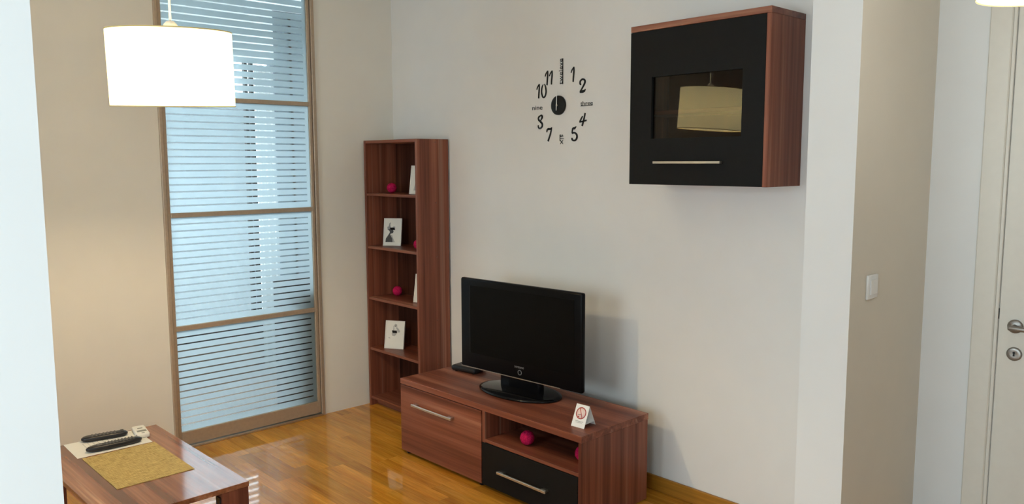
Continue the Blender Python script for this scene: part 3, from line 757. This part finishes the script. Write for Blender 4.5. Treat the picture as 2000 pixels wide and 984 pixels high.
def remote(loc, ang, length, w, t, label, buttons, taper, m=M_REMOTE):
    o = empty('remote_control', loc, (0, 0, ang), label, 'remote')
    bm = bmesh.new()
    n, k = 22, 16
    rings = []
    for i in range(n + 1):
        v = i / n
        e = min(1.0, math.sqrt(max(0.0, 1 - (2 * v - 1) ** 8)) + .0)
        ww = w / 2 * (1 - taper * (abs(2 * v - 1) ** 2)) * max(.25, e)
        tt = t / 2 * max(.35, e)
        rings.append([bm.verts.new((ww * math.copysign(abs(math.cos(a)) ** .6, math.cos(a)), (v - .5) * length, t / 2 + tt * math.copysign(abs(math.sin(a)) ** .6, math.sin(a)))) for a in [2 * math.pi * j / k for j in range(k)]])
    for a, b in zip(rings, rings[1:]):
        for j in range(k): bm.faces.new((a[j], a[(j + 1) % k], b[(j + 1) % k], b[j]))
    bm.faces.new(rings[0][::-1]); bm.faces.new(rings[-1])
    link('case', to_mesh(bm, 'case'), m, o, (0, 0, 0), (0, 0, 0), True)
    for (bx, by, sx, sy, mm) in buttons:
        box('button', (bx - sx / 2, by - sy / 2, t - .0008), (bx + sx / 2, by + sy / 2, t + .0009), mm, o, .0005)
    return o
btn = [(x, y, .0075, .0055, M_RBTN) for y in [-.030 + .0125 * i for i in range(9)] for x in (-.013, 0, .013)] + [(0, -.055, .022, .018, M_RBTN), (-.013, .088, .006, .006, M_RBTN)]
remote(tp(.962, -2.043, .0008), R(-1.5), .207, .046, .024, 'long tapered black remote control at the edge of the straw placemat', btn, .28)
btn = [(x, y, .0075, .006, M_RBTN) for y in [-.045 + .014 * i for i in range(7)] for x in (-.012, 0, .012)] + [(0, .066, .03, .012, M_DARKPR)]
remote(tp(.828, -2.040, .0008), R(-10), .172, .046, .022, 'straight dark remote control at the far edge of the white sheet', btn, .05)
ac = empty('air_conditioner_remote', tp(.874, -1.913, .0008), (0, 0, R(-8)), 'small white remote with a grey display at the far corner of the coffee table', 'remote')
box('case', (-.062, -.025, 0), (.062, .025, .020), M_RWHITE, ac, .006, 3)
box('display', (.010, -.018, .0198), (.032, .018, .0206), M_LCD, ac, 0)
box('button', (-.022, -.010, .0198), (-.012, .010, .0212), M_LCD, ac, .0005)
box('button', (.048, -.006, .0198), (.056, .006, .0212), M_LCD, ac, .0005)

# ---------------------------------------------------------------- pendant lamps
def pendant(loc, rad, h, mshade, label, mbulb, tilt, cord_top, bulb_dz, group=None):
    o = empty('pendant_lamp', loc, (0, 0, 0), label, 'lamp')
    piv = tilt
    t = .0012
    sh = lathe('shade', [(rad, 0), (rad, h), (rad - t, h), (rad - t, 0)], mshade, o, (0, 0, 0), piv, 64, closed=True)
    for z in (0, h - .004): lathe('shade_rim', [(rad + .0008, z), (rad + .0008, z + .004), (rad - .002, z + .004), (rad - .002, z)], M_TRIM, sh, (0, 0, 0), (0, 0, 0), 64, closed=True)
    bm = bmesh.new()
    for a in (0, 120, 240):
        tb_ = bmesh.new(); bmesh.ops.create_cone(tb_, segments=6, radius1=.0015, radius2=.0015, depth=rad, cap_ends=True)
        mm = Matrix.Rotation(R(a), 4, 'Z') @ Matrix.Translation((rad / 2, 0, h - .006)) @ Matrix.Rotation(R(90), 4, 'Y')
        bmesh.ops.transform(tb_, matrix=mm, verts=tb_.verts); me = bpy.data.meshes.new('t'); tb_.to_mesh(me); tb_.free(); bm.from_mesh(me); bpy.data.meshes.remove(me)
    link('spider', to_mesh(bm, 'spider'), M_CORD, sh)
    lathe('cap', [(0, h + .036), (.012, h + .034), (.022, h + .024), (.028, h + .006), (.029, h - .014), (0, h - .014)], M_CORD, o, (0, 0, 0), seg=24)
    lathe('socket', [(0, h - .014), (.019, h - .014), (.019, bulb_dz + .05), (0, bulb_dz + .05)], M_CORD, o, (0, 0, 0), seg=20)
    lathe('cord', [(0, h + .034), (.0038, h + .034), (.0038, cord_top - loc[2] - .02), (0, cord_top - loc[2] - .02)], M_CORD, o, (0, 0, 0), seg=10)
    lathe('ceiling_rose', [(0, cord_top - loc[2] - .03), (.03, cord_top - loc[2] - .03), (.05, cord_top - loc[2]), (0, cord_top - loc[2])], M_CORD, o, (0, 0, 0), seg=24)
    lathe('bulb', [(0, bulb_dz - .032), (.016, bulb_dz - .028), (.028, bulb_dz - .010), (.028, bulb_dz + .012), (.016, bulb_dz + .034), (.013, bulb_dz + .05), (0, bulb_dz + .05)], mbulb, o, (0, 0, 0), seg=24)
    return o
tilt_m = (Matrix.Rotation(R(4), 3, rt) @ Matrix.Rotation(R(.7), 3, fw)).to_euler()
pendant((1.4255, -1.914, 1.745), .203, .258, M_SHADE, 'glowing cream drum pendant lamp hanging over the coffee table', M_BULB, tilt_m, CEIL, .110)
pendant((3.655, -.385, 1.998), .158, .20, M_SHADE2, 'lit white pendant lamp cut off by the top right corner of the photo', M_BULB2, (0, 0, 0), CEIL, .10)
